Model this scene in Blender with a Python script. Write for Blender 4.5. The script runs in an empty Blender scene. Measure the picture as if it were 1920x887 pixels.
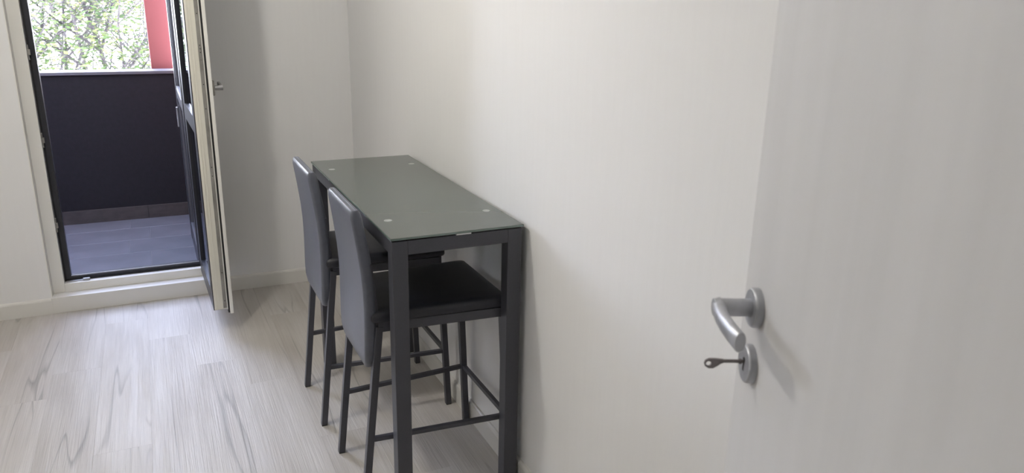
import bpy, bmesh, math, random
from mathutils import Vector, Matrix
C = bpy.data.collections.new('scene'); bpy.context.scene.collection.children.link(C)
sc = bpy.context.scene
V = Vector
PI = math.pi

# ------------------------------------------------------------------ camera
CAMP = V((-0.9898, -4.1789, 1.5402)); YAW, PITCH, ROLL, FPX = 0.4409, 0.2989, 0.0199, 1440.1
fw = V((math.sin(YAW)*math.cos(PITCH), math.cos(YAW)*math.cos(PITCH), -math.sin(PITCH)))
r0 = V((math.cos(YAW), -math.sin(YAW), 0)); u0 = r0.cross(fw)
rt = r0*math.cos(ROLL) + u0*math.sin(ROLL); up = u0*math.cos(ROLL) - r0*math.sin(ROLL)
cd = bpy.data.cameras.new('camera'); cam = bpy.data.objects.new('camera', cd); C.objects.link(cam)
cam.matrix_world = Matrix(((rt.x, up.x, -fw.x, CAMP.x), (rt.y, up.y, -fw.y, CAMP.y), (rt.z, up.z, -fw.z, CAMP.z), (0, 0, 0, 1)))
cd.sensor_width = 36; cd.lens = FPX/1920*36; cd.clip_start = 0.02; cd.clip_end = 300
cd.dof.use_dof = True; cd.dof.focus_distance = 3.0; cd.dof.aperture_fstop = 8.0
sc.camera = cam

# ------------------------------------------------------------------ world, sun, exposure
w = bpy.data.worlds.new('world'); sc.world = w; w.use_nodes = True
wn = w.node_tree.nodes; wl = w.node_tree.links
bg = wn['Background']
tc = wn.new('ShaderNodeTexCoord'); sx = wn.new('ShaderNodeSeparateXYZ'); wl.new(tc.outputs['Generated'], sx.inputs[0])
rp = wn.new('ShaderNodeValToRGB'); wl.new(sx.outputs['Z'], rp.inputs[0])
rp.color_ramp.elements[0].position = 0.0; rp.color_ramp.elements[0].color = (0.86, 0.895, 1.0, 1)
rp.color_ramp.elements[1].position = 0.75; rp.color_ramp.elements[1].color = (0.085, 0.10, 0.15, 1)
em = rp.color_ramp.elements.new(0.32); em.color = (0.36, 0.39, 0.50, 1)
wl.new(rp.outputs[0], bg.inputs[0]); bg.inputs[1].default_value = 44.0
sd = bpy.data.lights.new('sun', 'SUN'); sun = bpy.data.objects.new('sun', sd); C.objects.link(sun)
sd.energy = 8.0; sd.angle = 0.03; sd.color = (1.0, 0.94, 0.86)
sun.rotation_euler = (math.radians(48), 0, math.radians(-28))
# ceiling lamp's light (warm); the lamp body is built further down
LAMP = V((-1.42, -1.84, 2.52))
ld = bpy.data.lights.new('ceiling_lamp_light', 'POINT'); lo = bpy.data.objects.new('ceiling_lamp_light', ld); C.objects.link(lo)
ld.shadow_soft_size = 0.07; ld.energy = 32.5; ld.color = (1.0, 0.96, 0.88); lo.location = LAMP + V((0, 0, -0.15))
sc.view_settings.view_transform = 'Standard'; sc.view_settings.look = 'None'
sc.view_settings.gamma = 1; sc.view_settings.use_curve_mapping = False
sc.view_settings.exposure = 0.34
sc.cycles.caustics_reflective = False; sc.cycles.max_bounces = 10; sc.cycles.diffuse_bounces = 6; sc.cycles.transparent_max_bounces = 16

# ------------------------------------------------------------------ materials
def mat(name, col, rough=0.5, metal=0.0, spec=0.5, noise=None, bump=None, coat=0.0):
    """noise=(scale xyz, amount, detail)  bump=(scale xyz, strength)"""
    m = bpy.data.materials.new(name); m.use_nodes = True
    n = m.node_tree.nodes; l = m.node_tree.links; b = n['Principled BSDF']
    b.inputs['Base Color'].default_value = (*col, 1); b.inputs['Roughness'].default_value = rough
    b.inputs['Metallic'].default_value = metal; b.inputs['Specular IOR Level'].default_value = spec
    b.inputs['Coat Weight'].default_value = coat; b.inputs['Coat Roughness'].default_value = 0.05
    if noise or bump:
        t = n.new('ShaderNodeTexCoord')
    if noise:
        s, amt, det = noise
        mp = n.new('ShaderNodeMapping'); mp.inputs['Scale'].default_value = s; l.new(t.outputs['Object'], mp.inputs[0])
        nt = n.new('ShaderNodeTexNoise'); nt.inputs['Scale'].default_value = 1; nt.inputs['Detail'].default_value = det; l.new(mp.outputs[0], nt.inputs['Vector'])
        cr = n.new('ShaderNodeValToRGB'); l.new(nt.outputs['Fac'], cr.inputs[0])
        cr.color_ramp.elements[0].position = 0.3; cr.color_ramp.elements[1].position = 0.7
        cr.color_ramp.elements[0].color = (*[c*(1-amt) for c in col], 1); cr.color_ramp.elements[1].color = (*[min(1, c*(1+amt)) for c in col], 1)
        l.new(cr.outputs[0], b.inputs['Base Color'])
    if bump:
        s, st = bump
        mp = n.new('ShaderNodeMapping'); mp.inputs['Scale'].default_value = s; l.new(t.outputs['Object'], mp.inputs[0])
        nt = n.new('ShaderNodeTexNoise'); nt.inputs['Scale'].default_value = 1; nt.inputs['Detail'].default_value = 4; l.new(mp.outputs[0], nt.inputs['Vector'])
        bp = n.new('ShaderNodeBump'); bp.inputs['Strength'].default_value = st; bp.inputs['Distance'].default_value = 0.002
        l.new(nt.outputs['Fac'], bp.inputs['Height']); l.new(bp.outputs[0], b.inputs['Normal'])
    return m

M = {}
M['wall'] = mat('wallpaper', (0.82, 0.82, 0.82), 0.75, noise=((60, 60, 4), 0.007, 3), bump=((260, 260, 60), 0.12))
M['ceil'] = mat('ceiling_paint', (0.86, 0.86, 0.85), 0.8, noise=((3, 3, 3), 0.01, 2))
M['base'] = mat('baseboard_white', (0.74, 0.73, 0.70), 0.4, noise=((4, 4, 4), 0.015, 2))
M['pvc'] = mat('white_pvc', (0.80, 0.79, 0.75), 0.3, noise=((5, 5, 5), 0.02, 2))
M['pvc_edge'] = mat('cream_pvc_edge', (0.74, 0.72, 0.64), 0.4, noise=((5, 5, 5), 0.03, 2))
M['anthra'] = mat('anthracite_foil', (0.022, 0.023, 0.03), 0.35, noise=((60, 60, 6), 0.15, 2))
M['gasket'] = mat('black_gasket', (0.008, 0.008, 0.009), 0.6, noise=((30, 30, 30), 0.2, 2))
M['steel'] = mat('satin_steel', (0.42, 0.42, 0.43), 0.32, 1.0, noise=((40, 40, 40), 0.05, 2))
M['lockrail'] = mat('zinc_lock_rail', (0.30, 0.29, 0.27), 0.5, 0.4, noise=((30, 30, 12), 0.25, 4))
M['nickel'] = mat('brushed_nickel', (0.46, 0.47, 0.50), 0.42, 0.75, noise=((80, 80, 10), 0.08, 3))
M['keymetal'] = mat('dull_key_metal', (0.22, 0.20, 0.20), 0.45, 0.8, noise=((80, 80, 80), 0.1, 3))
M['frame'] = mat('graphite_powder_coat', (0.058, 0.059, 0.072), 0.40, 0.0, 0.5, noise=((200, 200, 200), 0.05, 2), bump=((900, 900, 900), 0.08))
M['leather'] = mat('grey_faux_leather', (0.108, 0.116, 0.145), 0.28, 0.0, 0.5, noise=((60, 60, 60), 0.06, 3), bump=((700, 700, 700), 0.25))
M['seat'] = mat('black_seat_leather', (0.017, 0.018, 0.026), 0.42, 0.0, 0.5, noise=((60, 60, 60), 0.1, 3), bump=((700, 700, 700), 0.3))
M['glass_top'] = mat('grey_painted_glass', (0.105, 0.120, 0.110), 0.10, 0.0, 0.55, noise=((3, 3, 3), 0.01, 0))
M['glass_edge'] = mat('green_glass_edge', (0.16, 0.22, 0.20), 0.05, 0.0, 0.8, noise=((14, 14, 14), 0.05, 2))
M['disc'] = mat('clear_glue_disc', (0.45, 0.48, 0.46), 0.3, 0.3, noise=((300, 300, 300), 0.15, 2))
M['sticker'] = mat('white_pad', (0.75, 0.76, 0.76), 0.5, noise=((30, 30, 30), 0.03, 2))
M['rubber'] = mat('dark_rubber', (0.015, 0.015, 0.016), 0.7, noise=((30, 30, 30), 0.1, 2))
M['doorleaf'] = mat('white_ash_laminate', (0.61, 0.605, 0.605), 0.55, noise=((16, 16, 1.1), 0.035, 5), bump=((120, 120, 5), 0.12))
M['parapet'] = mat('dark_parapet_render', (0.0075, 0.0068, 0.0096), 0.9, noise=((40, 40, 40), 0.2, 4), bump=((200, 200, 200), 0.4))
M['cap'] = mat('grey_parapet_cap', (0.10, 0.10, 0.11), 0.5, noise=((8, 8, 8), 0.08, 3))
M['skirt'] = mat('taupe_skirting_tile', (0.050, 0.043, 0.042), 0.6, noise=((14, 14, 30), 0.25, 5))
M['tile'] = mat('grey_balcony_tile', (0.125, 0.128, 0.148), 0.4, noise=((5, 5, 5), 0.16, 5), bump=((40, 40, 40), 0.1))
M['grout'] = mat('pale_grout', (0.19, 0.19, 0.2), 0.8, noise=((30, 30, 30), 0.1, 3))
M['red'] = mat('red_render', (0.085, 0.013, 0.016), 0.75, noise=((6, 6, 3), 0.06, 4))
M['orange_red'] = mat('warm_bounce_render', (0.40, 0.18, 0.13), 0.8, noise=((6, 6, 3), 0.06, 4))  # invented wall colour, chosen for the warm light it bounces
M['white_render'] = mat('white_render', (0.88, 0.88, 0.88), 0.8, noise=((.6, .6, .6), 0.02, 3))
M['slab'] = mat('balcony_soffit', (0.75, 0.74, 0.72), 0.8, noise=((4, 4, 4), 0.03, 3))
M['ground'] = mat('yard_ground', (0.42, 0.46, 0.28), 0.9, noise=((.3, .3, .3), 0.2, 4))
M['bark'] = mat('grey_bark', (0.032, 0.027, 0.030), 0.9, noise=((20, 20, 5), 0.3, 4))
M['shadow_gap'] = mat('dark_joint', (0.40, 0.38, 0.36), 0.8, noise=((30, 30, 30), 0.1, 2))
M['subfloor'] = M['shadow_gap']
M['bin'] = mat('dark_plastic', (0.03, 0.03, 0.032), 0.5, noise=((30, 30, 30), 0.1, 2))

def plank_material():
    m = bpy.data.materials.new('pale_oak_vinyl'); m.use_nodes = True
    n = m.node_tree.nodes; l = m.node_tree.links; b = n['Principled BSDF']
    t = n.new('ShaderNodeTexCoord'); oi = n.new('ShaderNodeObjectInfo')
    mul = n.new('ShaderNodeMath'); mul.operation = 'MULTIPLY'; mul.inputs[1].default_value = 57.0; l.new(oi.outputs['Random'], mul.inputs[0])
    cx = n.new('ShaderNodeCombineXYZ'); l.new(mul.outputs[0], cx.inputs[2]); l.new(mul.outputs[0], cx.inputs[0])
    add = n.new('ShaderNodeVectorMath'); add.operation = 'ADD'; l.new(t.outputs['Object'], add.inputs[0]); l.new(cx.outputs[0], add.inputs[1])
    def noise(scale, det=4, dist=0.0, rough=0.5):
        mp = n.new('ShaderNodeMapping'); mp.inputs['Scale'].default_value = scale; l.new(add.outputs[0], mp.inputs[0])
        nt = n.new('ShaderNodeTexNoise'); nt.inputs['Scale'].default_value = 1; nt.inputs['Detail'].default_value = det
        nt.inputs['Distortion'].default_value = dist; nt.inputs['Roughness'].default_value = rough
        l.new(mp.outputs[0], nt.inputs['Vector']); return nt.outputs['Fac']
    def ramp(f, pts):
        r = n.new('ShaderNodeValToRGB'); l.new(f, r.inputs[0]); e = r.color_ramp.elements
        while len(e) < len(pts): e.new(0.5)
        for q, (p, c) in zip(e, pts): q.position = p; q.color = (c, c, c, 1) if not isinstance(c, tuple) else (*c, 1)
        return r.outputs[0]
    def mix(a, bb, f=None, mode='MULTIPLY', fac=1.0):
        x = n.new('ShaderNodeMix'); x.data_type = 'RGBA'; x.blend_type = mode; x.inputs['Factor'].default_value = fac
        if f is not None: l.new(f, x.inputs['Factor'])
        l.new(a, x.inputs['A']); l.new(bb, x.inputs['B']); return x.outputs['Result']
    base = ramp(noise((9, 1.3, 9), 5, 0.3), [(0.28, (0.46, 0.432, 0.40)), (0.5, (0.54, 0.516, 0.487)), (0.75, (0.60, 0.58, 0.557))])
    fine = ramp(noise((110, 4, 110), 3), [(0.3, 0.94), (0.7, 1.03)])
    crack = ramp(noise((7.5, 0.45, 7.5), 1.8, 0.15), [(0.484, 1.0), (0.5, 0.66), (0.508, 1.0)])
    gate = ramp(noise((3, 1.2, 3), 2), [(0.42, 0.0), (0.58, 1.0)])
    tone = n.new('ShaderNodeMapRange'); tone.inputs['To Min'].default_value = 0.97; tone.inputs['To Max'].default_value = 1.03; l.new(oi.outputs['Random'], tone.inputs[0])
    tcx = n.new('ShaderNodeCombineColor')
    for i in range(3): l.new(tone.outputs[0], tcx.inputs[i])
    white = ramp(gate, [(0.0, 1.0), (1.0, 1.0)])
    ck = mix(white, crack, gate, 'MIX')
    col = mix(mix(mix(base, fine), ck), tcx.outputs[0])
    l.new(col, b.inputs['Base Color'])
    l.new(ramp(noise((40, 3, 40), 4), [(0.3, 0.38), (0.7, 0.55)]), b.inputs['Roughness']); b.inputs['Specular IOR Level'].default_value = 0.22
    bp = n.new('ShaderNodeBump'); bp.inputs['Strength'].default_value = 0.9; bp.inputs['Distance'].default_value = 0.002
    l.new(noise((130, 3, 130), 3, 0.8), bp.inputs['Height']); l.new(bp.outputs[0], b.inputs['Normal'])
    return m
M['plank'] = plank_material()

def pane_material():
    m = bpy.data.materials.new('window_glass'); m.use_nodes = True
    n = m.node_tree.nodes; l = m.node_tree.links; n.remove(n['Principled BSDF']); out = n['Material Output']
    tr = n.new('ShaderNodeBsdfTransparent'); tr.inputs[0].default_value = (0.42, 0.45, 0.50, 1)
    gl = n.new('ShaderNodeBsdfGlossy'); gl.inputs['Roughness'].default_value = 0.03; gl.inputs[0].default_value = (0.9, 0.93, 1.0, 1)
    fr = n.new('ShaderNodeFresnel'); fr.inputs[0].default_value = 1.5
    mx = n.new('ShaderNodeMixShader'); l.new(fr.outputs[0], mx.inputs[0]); l.new(tr.outputs[0], mx.inputs[1]); l.new(gl.outputs[0], mx.inputs[2])
    l.new(mx.outputs[0], out.inputs[0]); return m
M['pane'] = pane_material()

def leaf_material(name, cols):
    m = bpy.data.materials.new(name); m.use_nodes = True
    n = m.node_tree.nodes; l = m.node_tree.links; b = n['Principled BSDF']
    g = n.new('ShaderNodeNewGeometry'); r = n.new('ShaderNodeValToRGB'); l.new(g.outputs['Random Per Island'], r.inputs[0])
    e = r.color_ramp.elements
    while len(e) < len(cols): e.new(0.5)
    for i, (q, c) in enumerate(zip(e, cols)): q.position = i/(len(cols)-1); q.color = (*c, 1)
    l.new(r.outputs[0], b.inputs['Base Color']); b.inputs['Roughness'].default_value = 0.6
    t = n.new('ShaderNodeBsdfTranslucent'); l.new(r.outputs[0], t.inputs[0])
    mx = n.new('ShaderNodeMixShader'); mx.inputs[0].default_value = 0.5
    l.new(b.outputs[0], mx.inputs[1]); l.new(t.outputs[0], mx.inputs[2]); l.new(mx.outputs[0], n['Material Output'].inputs[0]); return m

# ------------------------------------------------------------------ mesh helpers
def box(bm, lo, hi, bev=0.0, seg=2):
    r = bmesh.ops.create_cube(bm, size=1.0); vs = r['verts']
    lo, hi = V(lo), V(hi); c = (lo+hi)/2; d = hi-lo
    for v in vs: v.co = V((v.co.x*d.x+c.x, v.co.y*d.y+c.y, v.co.z*d.z+c.z))
    if bev:
        es = list({e for v in vs for e in v.link_edges})
        bmesh.ops.bevel(bm, geom=es, offset=bev, segments=seg, profile=0.5, affect='EDGES', clamp_overlap=True)

def bar(bm, a, b, wx, wy, bev=0.0):
    """rectangular bar from a to b; wx along the bar's side axis nearest x, wy the other"""
    a, b = V(a), V(b); z = (b-a).normalized()
    x = V((1, 0, 0)) if abs(z.x) < 0.9 else V((0, 0, 1))
    x = (x - z*x.dot(z)).normalized(); y = z.cross(x)
    vs = []
    for p in (a, b):
        for sx_, sy_ in ((-1, -1), (1, -1), (1, 1), (-1, 1)):
            vs.append(bm.verts.new(p + x*(sx_*wx/2) + y*(sy_*wy/2)))
    fs = [bm.faces.new([vs[i] for i in q]) for q in ((3, 2, 1, 0), (4, 5, 6, 7), (0, 1, 5, 4), (1, 2, 6, 5), (2, 3, 7, 6), (3, 0, 4, 7))]
    if bev:
        es = list({e for v in vs for e in v.link_edges})
        bmesh.ops.bevel(bm, geom=es, offset=bev, segments=2, profile=0.5, affect='EDGES')

def cyl(bm, a, b, r1, r2=None, n=24, bev=0.0):
    a, b = V(a), V(b); r2 = r1 if r2 is None else r2
    z = (b-a).normalized(); x = z.orthogonal().normalized(); y = z.cross(x)
    A = [bm.verts.new(a+(x*math.cos(2*PI*i/n)+y*math.sin(2*PI*i/n))*r1) for i in range(n)]
    B = [bm.verts.new(b+(x*math.cos(2*PI*i/n)+y*math.sin(2*PI*i/n))*r2) for i in range(n)]
    for i in range(n): bm.faces.new((A[i], A[(i+1) % n], B[(i+1) % n], B[i]))
    fa = bm.faces.new(A[::-1]); fb = bm.faces.new(B)
    if bev: bmesh.ops.bevel(bm, geom=list(fa.edges)+list(fb.edges), offset=bev, segments=3, profile=0.5, affect='EDGES')

def loft(bm, rings, cap=True):
    R = [[bm.verts.new(p) for p in ring] for ring in rings]
    n = len(R[0])
    for A, B in zip(R, R[1:]):
        for i in range(n): bm.faces.new((A[i], A[(i+1) % n], B[(i+1) % n], B[i]))
    if cap: bm.faces.new(R[0][::-1]); bm.faces.new(R[-1])

def rrect(hx, hy, r, n=5):
    """rounded rectangle outline, ccw"""
    r = min(r, hx*0.999, hy*0.999); out = []
    for cx, cy, a0 in ((hx-r, hy-r, 0), (-hx+r, hy-r, PI/2), (-hx+r, -hy+r, PI), (hx-r, -hy+r, 1.5*PI)):
        for i in range(n+1):
            a = a0+PI/2*i/n; out.append((cx+r*math.cos(a), cy+r*math.sin(a)))
    return out

def obj(name, bm, m, parent=None, smooth=False, kind=None, label=None):
    bmesh.ops.recalc_face_normals(bm, faces=bm.faces[:])
    me = bpy.data.meshes.new(name); bm.to_mesh(me); bm.free(); me.materials.append(m)
    if smooth:
        for p in me.polygons: p.use_smooth = True
        try: me.set_sharp_from_angle(angle=math.radians(35))
        except Exception: pass
    o = bpy.data.objects.new(name, me); C.objects.link(o)
    if parent is not None: o.parent = parent
    if kind: o['kind'] = kind
    if label: o['label'] = label
    return o
def boxes(name, m, lst, parent=None, bev=0.0, **k):
    bm = bmesh.new()
    for lo, hi in lst: box(bm, lo, hi, bev)
    return obj(name, bm, m, parent, **k)
def thing(name, label=None, cat=None, loc=(0, 0, 0), rz=0, group=None, kind=None):
    o = bpy.data.objects.new(name, None); C.objects.link(o); o.location = loc; o.rotation_euler = (0, 0, rz)
    o.empty_display_size = 0.1
    if label: o['label'] = label
    if cat: o['category'] = cat
    if group: o['group'] = group
    if kind: o['kind'] = kind
    return o
def copy_tree(o, parent=None):
    c = o.copy(); C.objects.link(c)
    if parent is not None: c.parent = parent
    for ch in [x for x in C.objects if x.parent == o]: copy_tree(ch, c)
    return c
def tag(o, label, cat=None, group=None, kind=None):
    o['label'] = label
    if cat: o['category'] = cat
    if group: o['group'] = group
    if kind: o['kind'] = kind
    return o
S = 'structure'

# ------------------------------------------------------------------ room shell
XL, YF, ZC = -2.6, -4.22, 2.6            # left wall, front wall, ceiling
DX0, DX1, DZ = -1.54, -0.775, 2.12       # balcony door opening
WT = 0.14
tag(boxes('wall_back', M['wall'], [((XL-.1, 0, 0), (DX0, WT, ZC)), ((DX1, 0, 0), (0.1, WT, ZC)), ((DX0, 0, DZ), (DX1, WT, ZC)), ((DX0, 0.0, 0), (DX1, WT, 0.02))], kind=S), 'pale grey papered wall around the balcony door')
tag(boxes('wall_right', M['wall'], [((0, -6.0, 0), (0.1, 0, ZC))], kind=S), 'long pale grey papered wall behind the bar table')
tag(boxes('wall_left', M['wall'], [((XL-.1, -6.0, 0), (XL, 0, ZC))], kind=S), 'pale wall on the left, outside the frame')
tag(boxes('wall_front', M['wall'], [((XL, YF-.12, 0), (-1.47, YF, ZC)), ((-0.60, YF-.12, 0), (0, YF, ZC)), ((-1.47, YF-.12, 2.08), (-0.60, YF, ZC))], kind=S), 'wall around the doorway behind the open white door')
tag(boxes('wall_hallway', M['wall'], [((XL, -6.1, 0), (0, -6.0, ZC))], kind=S), 'end wall of the hallway behind the doorway')
tag(boxes('ceiling', M['ceil'], [((XL-.1, -6.1, ZC), (0.1, WT, ZC+.12))], kind=S), 'plain white ceiling')

# floor with its planks
FT = 0.004
floor = thing('floor', 'pale whitewashed oak-look plank floor', None, (0, 0, 0), kind=S)
boxes('subfloor', M['subfloor'], [((XL, -6.0, -0.08), (0, 0, -FT))], floor)
PW, PL = 0.186, 1.22
first = {2: -.435, 3: -1.146, 4: -.877, 5: -.52, 6: -.25, 7: -.742, 8: -.96, 1: -.80, 0: -.30}
rnd = random.Random(4)
meshes = {}
def plank(x0, x1, y0, y1):
    key = (round(x1-x0, 3), round(y1-y0, 3))
    if key not in meshes:
        bm = bmesh.new(); g = 0.0001
        hx, hy = (x1-x0)/2-g, (y1-y0)/2-g
        rings = []
        for z, s in ((-FT, 0), (-0.0003, 0), (0, 0.0004)):
            rings.append([(-hx+s, -hy+s, z), (hx-s, -hy+s, z), (hx-s, hy-s, z), (-hx+s, hy-s, z)])
        loft(bm, rings)
        bmesh.ops.recalc_face_normals(bm, faces=bm.faces[:])
        me = bpy.data.meshes.new('plank'); bm.to_mesh(me); bm.free(); me.materials.append(M['plank']); meshes[key] = me
    o = bpy.data.objects.new('plank', meshes[key]); C.objects.link(o); o.parent = floor; o.location = ((x0+x1)/2, (y0+y1)/2, 0)
i = 0
while -i*PW > XL+0.01:
    x1 = -i*PW; x0 = max(XL, x1-PW)
    y = 0.0; j = first.get(i, -rnd.uniform(0.2, 1.15))
    while y > -5.99:
        y2 = max(j, -6.0); plank(x0, x1, y2, y); y = y2; j -= PL
    i += 1

def profile_base(name, pts_xy, label, h=0.08, t=0.012):
    """baseboard as a profile with a rounded top edge swept between two points; wall on the left of travel"""
    (ax, ay), (bx_, by) = pts_xy
    d = V((bx_-ax, by-ay, 0)).normalized(); nrm = V((d.y, -d.x, 0))
    prof = [(0, 0), (t, 0), (t, h-0.012), (t-0.002, h-0.005), (t-0.006, h-0.001), (t-0.009, h), (0, h)]
    bm = bmesh.new()
    loft(bm, [[V((x, y, 0))+nrm*p+V((0, 0, q)) for p, q in prof] for x, y in ((ax, ay), (bx_, by))])
    return tag(obj(name, bm, M['base'], kind=S), label)
profile_base('baseboard_back', ((XL, 0), (DX0, 0)), 'white skirting board left of the balcony door')
profile_base('baseboard_back.001', ((DX1, 0), (0, 0)), 'white skirting board between balcony door and corner')
profile_base('baseboard_right', ((0, 0), (0, YF)), 'white skirting board along the wall behind the bar table')
profile_base('baseboard_left', ((XL, YF), (XL, 0)), 'white skirting board on the left wall')
tag(boxes('trim_1', M['base'], [((DX0-0.001, -0.012, 0), (DX1+0.001, 0.12, 0.083))], bev=0.002, kind=S), 'low white step under the balcony door')
# reveal lining of the door opening
tag(boxes('trim_2', M['pvc'], [((DX0-0.0, -0.001, 0.083), (DX0+0.004, 0.055, DZ))], kind=S), 'narrow white reveal strip left of the balcony door')

# ------------------------------------------------------------------ balcony door frame
d1 = thing('door_1', 'white balcony door frame with black outer rebate', None, (DX0, 0.05, 0.083), kind=S)
def rel(o, base):   # shift mesh data so that the world position stays put under a parent placed at base
    o.data.transform(Matrix.Translation(-V(base))); return o
B1 = d1.location
YA, YB_, YC = 0.055, 0.095, 0.135
rel(boxes('inner_frame', M['pvc'], [((DX0+.004, YA, 0.083), (-1.482, YB_, DZ)), ((-0.822, YA, 0.083), (DX1, YB_, DZ)), ((-1.482, YA, 0.083), (-0.822, YB_, 0.128)), ((-1.482, YA, 2.06), (-0.822, YB_, DZ))], d1, bev=0.002), B1)
rel(boxes('outer_frame', M['anthra'], [((DX0+.004, YB_, 0.083), (-1.452, YC, DZ)), ((-0.843, YB_, 0.083), (DX1, YC, DZ)), ((-1.452, YB_, 0.083), (-0.843, YC, 0.150)), ((-1.452, YB_, 2.03), (-0.843, YC, DZ))], d1, bev=0.001, label='black outer rebate of the frame'), B1)
rel(boxes('gasket', M['gasket'], [((-1.482, YB_-.006, 0.128), (-1.474, YB_, 2.06)), ((-1.482, YB_-.006, 0.128), (-0.822, YB_, 0.136))], d1), B1)
rel(boxes('drip_rail', M['steel'], [((-1.46, YB_+.004, 0.150), (-0.843, YB_+.010, 0.154))], d1), B1)
for z in (1.265, 0.854, 0.43):
    rel(boxes('striker_plate', M['lockrail'], [((-1.4835, 0.070, z-.035), (-1.476, 0.090, z+.035)), ((-1.4835, 0.064, z-.012), (-1.470, 0.080, z+.014))], d1, bev=0.001), B1)
rel(boxes('corner_keeper', M['steel'], [((-1.475, 0.074, 0.128), (-1.37, 0.090, 0.134)), ((-1.40, 0.070, 0.130), (-1.368, 0.088, 0.140))], d1, bev=0.001), B1)

# ------------------------------------------------------------------ open balcony door leaf (hinged on the right jamb, swung into the room)
HX, HY = -0.799, 0.052
leaf = thing('door_2', 'white balcony door leaf standing open into the room, seen edge on', None, (HX, HY, 0), rz=math.radians(1.5), kind=S)
# local: x across thickness (-0.042 outside .. +0.043 inside), y towards the camera is negative
X0, X1 = -0.042, 0.043
YE, YI = -0.615, -0.005     # latch edge, hinge edge
ZB, ZT = 0.118, 2.05
# profile pieces, inside part white
boxes('leaf_frame', M['pvc_edge'], [((X0+.004, YE, ZB), (X1-.022, YE+.085, ZT)), ((X0+.004, YI-.085, ZB), (X1-.022, YI, ZT)),
      ((X0+.004, YE+.085, ZB), (X1-.022, YI-.085, ZB+.085)), ((X0+.004, YE+.085, ZT-.085), (X1-.022, YI-.085, ZT)), ((X0+.004, YE+.085, 0.945), (X1-.022, YI-.085, 1.02))], leaf, bev=0.001)
boxes('edge_ridge', M['pvc_edge'], [((X0+.012, YE-.0025, ZB), (X0+.015, YE, ZT)), ((X0+.024, YE-.0025, ZB), (X0+.026, YE, ZT))], leaf)
boxes('inner_flange', M['pvc'], [((X1-.015, YE-.020, ZB-.020), (X1, YE+.085, ZT+.02)), ((X1-.015, YI-.085, ZB-.020), (X1, YI, ZT+.02)),
      ((X1-.015, YE+.085, ZB-.020), (X1, YI-.085, ZB+.085)), ((X1-.015, YE+.085, ZT-.085), (X1, YI-.085, ZT+.02)), ((X1-.015, YE+.085, 0.945), (X1, YI-.085, 1.02))], leaf, bev=0.002)
boxes('gasket', M['gasket'], [((X1-.0225, YE-.014, ZB-.016), (X1-.0145, YI, ZT+.016))], leaf)
lr = boxes('lock_rail', M['lockrail'], [((X1-.042, YE-.003, ZB+.006), (X1-.026, YE, ZT-.01))], leaf, label='grey metal lock rail')
bm = bmesh.new()
for z in (0.16, 0.30, 0.52, 0.76, 0.80, 1.06, 1.165, 1.30, 1.315, 1.33, 1.46):
    cyl(bm, (X1-.034, YE-.0031, z), (X1-.034, YE-.0042, z), 0.0022, n=10)
o = obj('rail_screw', bm, M['gasket'], lr)
bm = bmesh.new()
for z in (0.24, 0.50, 0.96, 1.23, 1.27):
    box(bm, (X1-.040, YE-.0065, z), (X1-.029, YE-.003, z+.022), .001)
obj('lock_cam', bm, M['lockrail'], lr)
boxes('edge_lip', M['pvc'], [((X1-.0265, YE-.006, ZB-.002), (X1-.0225, YE, ZT))], leaf)
boxes('outer_cladding', M['anthra'], [((X0, YE+.002, ZB-.001), (X0+.046, YE+.086, ZT)), ((X0, YI-.086, ZB-.001), (X0+.046, YI+.001, ZT)),
      ((X0, YE+.086, ZB-.001), (X0+.046, YI-.086, ZB+.086)), ((X0, YE+.086, ZT-.086), (X0+.046, YI-.086, ZT)), ((X0, YE+.086, 0.944), (X0+.046, YI-.086, 1.021)), ], leaf, label='anthracite outside face')
for z0, z1 in ((ZB+.085, 0.945), (1.02, ZT-.085)):
    boxes('pane', M['pane'], [((X0+.012, YE+.080, z0-.004), (X0+.016, YI-.080, z1+.004))], leaf)
    boxes('pane', M['pane'], [((X0+.030, YE+.080, z0-.004), (X0+.034, YI-.080, z1+.004))], leaf)
# window handle on the inside face
hz, hy = 1.145, YE+.035
hd = thing('window_handle', None, None, (X1, hy, hz)); hd.parent = leaf; hd['label'] = 'chrome handle on the inside of the leaf'
bm = bmesh.new(); box(bm, (0, -.013, -.033), (.013, .013, .033), .004, 3); obj('handle_rose', bm, M['lockrail'], hd, True)
bm = bmesh.new(); cyl(bm, (.012, 0, 0), (.048, 0, 0.0), .0105, .0115, 20, .002)
bar(bm, (.041, -.009, .003), (.043, .115, .006), .014, .020, .005); obj('handle_lever', bm, M['steel'], hd, True)
# hinges
for z in (0.30, 1.75):
    bm = bmesh.new(); cyl(bm, (X0+.052, 0.0, z-.05), (X0+.052, 0.0, z+.05), .008, n=16); obj('hinge', bm, M['pvc'], leaf, True)

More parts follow.
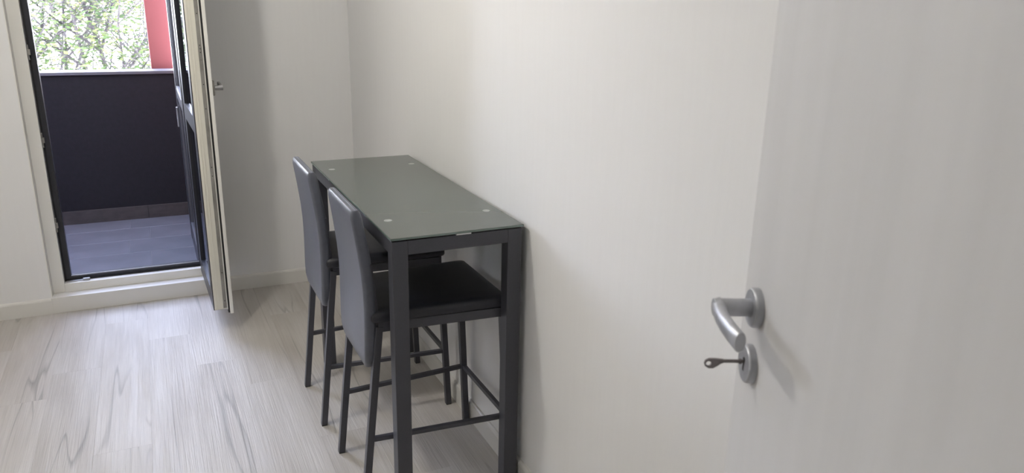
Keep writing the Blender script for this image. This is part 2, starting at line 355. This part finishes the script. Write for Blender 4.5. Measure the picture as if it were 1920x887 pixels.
# ------------------------------------------------------------------ balcony
bal = thing('balcony_floor', 'grey tiled balcony floor beyond the open door', 'floor', (-1.2, 0.85, 0), kind=S)
BX0, BX1, BY1 = -2.6, -0.72, 1.589
BZ = 0.03
boxes('grout_bed', M['grout'], [((BX0+1.2, WT-.85, -0.15), (BX1+1.2, BY1-.85, BZ-.0015))], bal)
tl = {}
rows = [(WT, 0.51), (0.51, 0.79), (0.79, 1.07), (1.07, 1.35), (1.35, BY1)]
offs = [-1.205, -1.085, -1.205, -1.085, -1.205]
for (ya, yb), off in zip(rows, offs):
    x = off - 0.56*4
    while x < BX1:
        xa, xb = max(x, BX0), min(x+0.56, BX1); x += 0.56
        if xb-xa < 0.02: continue
        key = (round(xb-xa, 3), round(yb-ya, 3))
        if key not in tl:
            bm = bmesh.new(); hx, hy_ = (xb-xa)/2-.0012, (yb-ya)/2-.0012
            loft(bm, [[(-hx+s, -hy_+s, z), (hx-s, -hy_+s, z), (hx-s, hy_-s, z), (-hx+s, hy_-s, z)] for z, s in ((-.01, 0), (-.001, 0), (0, .001))])
            bmesh.ops.recalc_face_normals(bm, faces=bm.faces[:]); me = bpy.data.meshes.new('tile'); bm.to_mesh(me); bm.free(); me.materials.append(M['tile']); tl[key] = me
        o = bpy.data.objects.new('tile', tl[key]); C.objects.link(o); o.parent = bal; o.location = ((xa+xb)/2+1.2, (ya+yb)/2-.85, BZ)
wb = thing('wall_balcony', 'dark blue-black balcony parapet with pale cap', None, (-1.2, BY1, 0), kind=S)
boxes('parapet_body', M['parapet'], [((BX0+1.2, 0.004, -0.3), (BX1+1.2, 0.15, 1.02))], wb)
boxes('parapet_cap', M['cap'], [((BX0+1.2, -0.008, 1.02), (BX1+1.2, 0.165, 1.040))], wb, bev=0.002, label='pale grey flat cap')
x = -1.085-1.12
while x < BX1-.05:
    xb = min(x+.56, BX1)
    boxes('skirting_tile', M['skirt'], [((x+1.2+.001, -0.006, BZ), (xb+1.2-.001, 0.004, 0.121))], wb, bev=.001, label='taupe skirting tile'); x += .56
tag(boxes('wall_bounce_side', M['red'], [((BX0-.1, WT, -.3), (BX0, 1.8, 2.75))], kind=S), 'unseen red side wall of the balcony, added for pink bounce light')  # out of view; added in red to bounce pink light through the door
tag(boxes('wall_balcony_end', M['orange_red'], [((BX1, WT, -.3), (BX1+.1, 1.589, 3.1))], kind=S), 'end wall of the balcony behind the dark glazed screen, made orange-red for warm bounce light')  # colour made up so the wall bounces an orange tint onto the floor
col = boxes('red_column', M['red'], [((-.07, -.15, -3.3), (.068, .15, 1.6))], bev=0.004)
col.location = (-0.889, 1.93, 1.0); tag(col, 'square red rendered column beyond the parapet', 'column')
# dark framed glazed screen leaf on the balcony, in line with the right jamb
scn = thing('glazed_screen', 'dark framed glazed balcony screen with a middle rail, past the right door jamb', 'screen', (-0.820, 0.20, BZ))
L_ = 0.84
boxes('screen_post', M['anthra'], [((-.022, 0, 0), (.022, .07, 2.35))], scn, bev=.002)
boxes('screen_post', M['anthra'], [((-.022, L_-.07, 0), (.022, L_, 2.35))], scn, bev=.002)
for z0, z1 in ((0.0, .10), (.90, .96), (2.27, 2.35)):
    boxes('screen_rail', M['anthra'], [((-.020, .07, z0), (.020, L_-.07, z1))], scn, bev=.002)
for z0, z1 in ((.10, .90), (.96, 2.27)):
    boxes('pane', M['pane'], [((-.004, .07, z0), (.004, L_-.07, z1))], scn)
    boxes('glazing_bead', M['cap'], [((-.016, L_-.088, z0), (-.004, L_-.07, z1)), ((-.018, .07, z0), (-.004, L_-.07, z0+.012)), ((-.016, .07, z0), (-.004, .088, z1))], scn, bev=.001, label='pale bead around the pane')
bm = bmesh.new(); box(bm, (-.032, L_-.06, .72), (-.022, L_-.03, .84), .002)
obj('screen_latch', bm, M['steel'], scn)

# ------------------------------------------------------------------ outside: white building, yard, trees
tag(boxes('yard', M['ground'], [((-60, 2.2, -3.4), (60, 90, -3.2))], kind=S), 'grassy yard below the balcony')
far = thing('apartment_building', 'white apartment block far behind the trees', 'building', (-2, 34, -3.2))
boxes('facade', M['white_render'], [((-22, 0, 0), (24, 8, 6.4))], far)
for k in range(1):
    boxes('ledge', M['white_render'], [((-22, -.5, 2.6+3*k), (24, 0, 2.8+3*k))], far)
leafA = leaf_material('green_leaves', [(0.04, 0.068, 0.022), (0.07, 0.11, 0.04), (0.11, 0.14, 0.05), (0.18, 0.19, 0.085)])
leafB = leaf_material('yellowing_leaves', [(0.09, 0.12, 0.04), (0.17, 0.16, 0.05), (0.22, 0.18, 0.08), (0.20, 0.11, 0.08)])
def tree(name, label, base, stems, leaves, lm, spread, zr, seed, lsize=0.05):
    R = random.Random(seed); t = thing(name, label, 'tree', base, group='trees beyond the balcony')
    tips = []
    def limb(bm, p, d, L, r, lev):
        n_ = 5; pts = [p]
        for _ in range(n_):
            d = (d + V((R.uniform(-.16, .16), R.uniform(-.16, .16), R.uniform(-.04, .12)))).normalized(); p = p + d*(L/n_); pts.append(p)
        k = 6 if lev < 2 else 4
        rings = []
        for i_, q in enumerate(pts):
            dd = (pts[min(i_+1, n_)]-pts[max(i_-1, 0)]).normalized(); x = dd.orthogonal().normalized(); y = dd.cross(x)
            rr = r*(1-.6*i_/n_); rings.append([q+(x*math.cos(2*PI*j/k)+y*math.sin(2*PI*j/k))*rr for j in range(k)])
        loft(bm, rings)
        if lev >= 1: tips.extend(pts[1:])
        if lev < 3:
            for q in pts[1:] if lev else pts[2:]:
                for _ in range(2 if lev < 2 else 1):
                    a = R.uniform(0, 2*PI); nd = (d*.6 + V((math.cos(a), math.sin(a), R.uniform(0, .6)))).normalized()
                    limb(bm, q, nd, L*R.uniform(.35, .55), r*.42, lev+1)
    for sxy, h, lean, r in stems:
        bm = bmesh.new(); limb(bm, V((sxy[0], sxy[1], 0)), V((lean[0], lean[1], 1)).normalized(), h, r, 0)
        obj('trunk', bm, M['bark'], t, True)
    bm = bmesh.new()
    cand = [q for q in tips if zr[0] < q.z < zr[1]] or tips
    for _ in range(leaves):
        q = R.choice(cand); c = q + V((R.gauss(0, spread), R.gauss(0, spread), R.gauss(0, spread*.8)))
        a = R.uniform(0, 2*PI); u = V((math.cos(a), math.sin(a), R.uniform(-.5, .3))).normalized(); v = u.cross(V((R.uniform(-.6, .6), R.uniform(-.6, .6), 1))).normalized()
        s = lsize*R.uniform(.6, 1.3)
        bm.faces.new([bm.verts.new(c+u*s), bm.verts.new(c+v*s*.45), bm.verts.new(c-u*s), bm.verts.new(c-v*s*.45)])
    obj('foliage', bm, lm, t, kind='stuff')
tree('slender_tree', 'slender tree with a forked grey trunk, in the middle of the view', (-1.77, 7.0, -3.2), [((0, 0), 5.0, (.02, 0), .055), ((-.1, 0), 4.7, (-.45, .1), .035)], 2600, leafA, .15, (2.8, 5.0), 3)
tree('slender_tree', 'thin twin-stemmed tree at the left edge of the balcony view', (-2.28, 8.2, -3.2), [((0, 0), 5.0, (.05, 0), .035), ((.2, 0), 4.8, (.12, 0), .03), ((-.4, 0), 4.8, (-.1, 0), .03)], 2000, leafA, .15, (2.8, 5.0), 8)
tree('bushy_tree', 'dense green tree beside the red column', (-1.25, 7.8, -3.2), [((0, 0), 5.0, (.05, 0), .05), ((.3, .2), 4.8, (.1, .0), .04), ((-.5, .2), 4.8, (-.1, .0), .04)], 9000, leafA, .22, (2.6, 5.0), 12)
tree('bushy_tree', 'yellowing tree rising behind the others', (-2.1, 12.5, -3.2), [((0, 0), 5.2, (0, 0), .06), ((1.2, 0), 5.0, (.1, 0), .05)], 4500, leafB, .3, (4.0, 5.4), 21, .06)

# ------------------------------------------------------------------ bar table
TX0, TX1, TY0, TY1, TH = -0.427, -0.017, -2.200, -1.064, 0.900
tb = thing('bar_table', 'narrow tall bar table with grey glass top against the right wall', 'table', ((TX0+TX1)/2, (TY0+TY1)/2, 0))
hx, hy = (TX1-TX0)/2, (TY1-TY0)/2
bm = bmesh.new(); box(bm, (-hx, -hy, TH-.0075), (hx, hy, TH), .0015, 2); top = obj('table_top', bm, M['glass_top'], tb)
top['label'] = 'grey-green tempered glass top'
bm = bmesh.new(); e = .0006
for lo, hi in (((-hx-e, -hy+.001, TH-.006), (-hx+.002, hy-.001, TH-.0012)), ((hx-.002, -hy+.001, TH-.006), (hx+e, hy-.001, TH-.0012)), ((-hx+.001, -hy-e, TH-.006), (hx-.001, -hy+.002, TH-.0012)), ((-hx+.001, hy-.002, TH-.006), (hx-.001, hy+e, TH-.0012))): box(bm, lo, hi)
obj('glass_edge', bm, M['glass_edge'], top)
FZ = TH-.0115; lw = .046; ins = .004
for sx_ in (-1, 1):
    for sy_ in (-1, 1):
        xo, yo = sx_*(hx-ins), sy_*(hy-ins)
        bm = bmesh.new(); box(bm, (min(xo, xo-sx_*lw), min(yo, yo-sy_*lw), 0.004), (max(xo, xo-sx_*lw), max(yo, yo-sy_*lw), FZ), .0012, 1)
        lg = obj('leg', bm, M['frame'], tb)
        bm = bmesh.new(); box(bm, (min(xo, xo-sx_*lw)+.002, min(yo, yo-sy_*lw)+.002, 0), (max(xo, xo-sx_*lw)-.002, max(yo, yo-sy_*lw)-.002, .0045)); obj('foot_cap', bm, M['rubber'], lg)
        px, py = sx_*.160, sy_*.385
        bm = bmesh.new(); cyl(bm, (px, py, TH-.002), (px, py, TH+.0004), .0125, n=28); obj('glue_disc', bm, M['disc'], tb, label='round pale fixing disc')
        bm = bmesh.new(); cyl(bm, (px, py, FZ-.02), (px, py, TH-.008), .012, n=16); obj('support_stud', bm, M['frame'], tb)
ah = .042
for sx_ in (-1, 1):
    xo = sx_*(hx-ins-.0005); boxes('apron', M['frame'], [((min(xo, xo-sx_*.026), -hy+ins+lw, FZ-ah), (max(xo, xo-sx_*.026), hy-ins-lw, FZ))], tb, bev=.001)
for sy_ in (-1, 1):
    yo = sy_*(hy-ins-.0005); boxes('apron', M['frame'], [((-hx+ins+lw, min(yo, yo-sy_*.026), FZ-ah), (hx-ins-lw, max(yo, yo-sy_*.026), FZ))], tb, bev=.001)
boxes('glass_pad', M['sticker'], [((-0.010, -hy+.002, FZ), (.036, -hy+.02, TH-.0076))], tb, label='small white pad under the glass edge')

# ------------------------------------------------------------------ bar chairs
def make_chair():
    t = thing('bar_chair', '', 'chair')
    zs = [(0.462, -.218, .132), (0.470, -.219, .146), (0.50, -.2205, .161), (0.54, -.2205, .165), (0.60, -.219, .166), (0.66, -.218, .166), (0.72, -.219, .164), (0.78, -.223, .162),
          (0.84, -.230, .160), (0.90, -.238, .157), (0.94, -.244, .155), (0.955, -.246, .154), (0.963, -.247, .151)]
    rings = []
    for i_, (z, xr, hw) in enumerate(zs):
        th = .036 if z < .9 else .034
        if i_ == 0 or i_ == len(zs)-1: th *= .55
        elif i_ == 1 or i_ == len(zs)-2: th *= .85
        cxm = xr + .036/2 if z < .9 else xr+.017
        rings.append([V((cxm+a, b_, z)) for a, b_ in rrect(th/2, hw, .012, 4)])
    bm = bmesh.new(); loft(bm, rings); bk = obj('backrest', bm, M['leather'], t, True)
    # piping seam along the top edge
    bm = bmesh.new(); bar(bm, (-.2265, -.148, .9625), (-.2265, .148, .9625), .003, .003); obj('seam', bm, M['leather'], bk)
    # seat pad (wider at the front)
    def seat_ring(z, s):
        out = []
        for a, b_ in rrect(.218-s, .5-s*2.5, .03, 5):
            f = (a+.218)/.436; hw = .176+(.200-.176)*f
            out.append(V((a+.018, b_/.5*hw, z)))
        return out
    bm = bmesh.new(); loft(bm, [seat_ring(z, s) for z, s in ((.618, .010), (.621, .003), (.628, 0), (.640, 0), (.648, .004), (.6525, .012), (.6545, .03), (.656, .08))])
    obj('seat', bm, M['seat'], t, True)
    # seat frame
    bm = bmesh.new()
    P4 = {'rn': V((-.178, -.158, 0)), 'rf': V((-.178, .158, 0)), 'fn': V((.214, -.186, 0)), 'ff': V((.214, .186, 0))}
    for a, b_ in (('rn', 'fn'), ('rf', 'ff'), ('rn', 'rf'), ('fn', 'ff')):
        A, B = P4[a]+V((0, 0, .603)), P4[b_]+V((0, 0, .603)); d = (B-A).normalized(); s = V((-d.y, d.x, 0))*.010
        vs = [bm.verts.new(p+s*k+V((0, 0, z))) for p in (A, B) for k, z in ((-1, -.015), (1, -.015), (1, .015), (-1, .015))]
        for q in ((3, 2, 1, 0), (4, 5, 6, 7), (0, 1, 5, 4), (1, 2, 6, 5), (2, 3, 7, 6), (3, 0, 4, 7)): bm.faces.new([vs[i_] for i_ in q])
    obj('seat_frame', bm, M['frame'], t)
    feet = {}
    for nm, foot, head in (('rf', (-.240, .165), (-.176, .160)), ('rn', (-.240, -.165), (-.176, -.160)), ('ff', (.244, .196), (.216, .188)), ('fn', (.244, -.196), (.216, -.188))):
        bm = bmesh.new(); hz_ = .588 if nm[0] == 'f' else .605
        bar(bm, (foot[0], foot[1], .003), (head[0], head[1], hz_), .022, .022, .0015); lg = obj('leg', bm, M['frame'], t)
        bm = bmesh.new(); box(bm, (foot[0]-.010, foot[1]-.010, 0), (foot[0]+.010, foot[1]+.010, .006)); obj('foot_cap', bm, M['rubber'], lg)
        feet[nm] = (V((*foot, 0)), V((*head, .6)))
    # short uprights that carry the backrest
    for s in (-1, 1):
        bm = bmesh.new(); bar(bm, (-.178, s*.15, .60), (-.196, s*.15, .80), .014, .02, .001); obj('back_upright', bm, M['frame'], t)
    def at(nm, z): a, b_ = feet[nm]; return a.lerp(b_, z/.6)
    for a, b_ in (('rn', 'fn'), ('rf', 'ff'), ('fn', 'ff')):
        A, B = at(a, .232), at(b_, .232); d = (B-A).normalized()*.010
        bm = bmesh.new(); bar(bm, A+V((d.x, d.y, .232-A.z)), B-V((d.x, d.y, B.z-.232)), .014, .016, .001); obj('footrest', bm, M['frame'], t)
    for s in (-1, 1):
        bm = bmesh.new(); cyl(bm, (.203, s*.176, .586), (.203, s*.176, .592), .005, n=10); obj('bolt', bm, M['steel'], t)
    return t
ch = make_chair(); ch.location = (-0.288, -1.415, 0)
tag(ch, 'grey high-backed bar chair at the far half of the glass table', 'chair', 'bar chairs at the glass table')
c2 = copy_tree(ch); c2.location = (-0.270, -1.950, 0)
tag(c2, 'grey high-backed bar chair at the near half of the table, seat behind the front leg', 'chair', 'bar chairs at the glass table')

# ------------------------------------------------------------------ room door, open into the room on the right
PHI = math.radians(25)
Cn = V((-0.301, -3.475, 1.163)); tD = V((math.sin(PHI), math.cos(PHI), 0)); nD = V((-math.cos(PHI), math.sin(PHI), 0))
# local: +x = towards the latch edge, +y = face normal towards the camera side, z up
dr = thing('door_3', 'white interior door leaf with faint wood grain, open on the right', None, (Cn.x, Cn.y, 0), kind=S)
dr.rotation_euler = (0, 0, math.atan2(tD.y, tD.x))
# local y axis after rotation = (-sin, cos) of that angle = (-cosPHI, sinPHI) = nD
boxes('door_leaf', M['doorleaf'], [((-.735, -.040, .012), (.060, 0, 2.02))], dr, bev=.002)
boxes('edge_band', M['pvc'], [((.0601, -.036, .014), (.0606, -.004, 2.018))], dr)
HZ = Cn.z
def rose(zc, name):
    bm = bmesh.new(); prof = [(.0, 0), (.0262, 0), (.0262, .007), (.0255, .009), (.024, .0105), (.0, .0105)]
    n_ = 40; rings = []
    for r_, y_ in prof[1:-1]:
        rings.append([V((r_*math.cos(2*PI*k/n_), y_, zc+r_*math.sin(2*PI*k/n_))) for k in range(n_)])
    loft(bm, rings); return obj(name, bm, M['nickel'], dr, True)
hdl = rose(HZ, 'door_handle'); hdl['label'] = 'brushed nickel lever handle'
bm = bmesh.new(); cyl(bm, (0, .009, HZ), (0, .0585, HZ), .0118, .0118, 28, .0008)
# lever: sweeps from the neck towards the hinge
path = [(.0095, .0495, 0, .0105, .0060), (.004, .0505, 0, .0115, .0085), (-.008, .0525, .0, .0121, .0090), (-.020, .0545, 0, .0123, .0088), (-.035, .0562, .000, .0125, .0084), (-.055, .0572, .000, .0127, .0080), (-.080, .0565, .0, .0129, .0077), (-.1075, .0545, 0, .0131, .0075), (-.109, .0543, 0, .0124, .0068)]
rings = []
for i_, (x_, y_, z_, hh, ww) in enumerate(path):
    a = V(path[min(i_+1, len(path)-1)][:3]); b_ = V(path[max(i_-1, 0)][:3]); d = (a-b_).normalized(); s = V((-d.y, d.x, 0))
    rings.append([V((x_, y_, HZ+z_)) + s*p + V((0, 0, q)) for p, q in [(ww*math.cos(2*PI*k/20), hh*math.sin(2*PI*k/20)) for k in range(20)]])
loft(bm, rings); obj('lever', bm, M['nickel'], hdl, True)
esc = rose(HZ-.080, 'keyhole_plate')
bm = bmesh.new(); cyl(bm, (0, .0103, HZ-.075), (0, .0109, HZ-.075), .004, n=14); box(bm, (-.0022, .0103, HZ-.090), (.0022, .0109, HZ-.075)); obj('keyhole', bm, M['gasket'], esc)
# key in the lock (a thing of its own)
kz = HZ-.077
kp = V((Cn.x, Cn.y, kz)) + nD*.004
ky = thing('door_key', 'small dull metal key sticking out of the lock of the white door', 'key', kp); ky.rotation_euler = dr.rotation_euler
bm = bmesh.new(); cyl(bm, (0, 0, 0), (0, .040, 0), .0024, n=14); cyl(bm, (0, .010, 0), (0, .013, 0), .0036, n=14); obj('key_shank', bm, M['keymetal'], ky, True)
bm = bmesh.new()
out = [(.034, .0025), (.040, .003), (.046, .0035), (.053, .0035), (.058, .001), (.0595, -.003), (.058, -.0075), (.053, -.0105), (.047, -.0105), (.042, -.0075), (.037, -.0035), (.034, -.0025)]
hc, hr = V((.0535, -.0035)), .0036; n_ = len(out)
ang = [math.atan2(p[1]-hc.y, p[0]-hc.x) for p in out]
inn = [(hc.x+hr*math.cos(a), hc.y+hr*math.sin(a)) for a in ang]
Lz = [[bm.verts.new((x_, y_, z_)) for y_, z_ in poly] for x_ in (-.0014, .0014) for poly in (out, inn)]
o0, i0, o1, i1 = Lz
for k in range(n_):
    k2 = (k+1) % n_
    bm.faces.new((o0[k], o0[k2], i0[k2], i0[k])); bm.faces.new((o1[k], i1[k], i1[k2], o1[k2])); bm.faces.new((o0[k], o1[k], o1[k2], o0[k2])); bm.faces.new((i0[k], i0[k2], i1[k2], i1[k]))
obj('key_bow', bm, M['keymetal'], ky)

# ------------------------------------------------------------------ ceiling lamp (above the frame) that gives the warm light
lp = thing('ceiling_lamp', 'round flat ceiling lamp above the room, out of the frame', 'lamp', LAMP)
bm = bmesh.new(); cyl(bm, (0, 0, 0.02), (0, 0, ZC-LAMP.z), .16, n=40, bev=.004); obj('lamp_base', bm, M['pvc'], lp, True)
dm = mat('lamp_diffuser', (0.9, 0.88, 0.84), 0.4, noise=((10, 10, 10), 0.01, 2))
dm.node_tree.nodes['Principled BSDF'].inputs['Emission Color'].default_value = (1, .87, .70, 1); dm.node_tree.nodes['Principled BSDF'].inputs['Emission Strength'].default_value = 4
bm = bmesh.new(); cyl(bm, (0, 0, -.06), (0, 0, 0.02), .14, .155, n=40, bev=.01); obj('lamp_diffuser', bm, dm, lp, True)
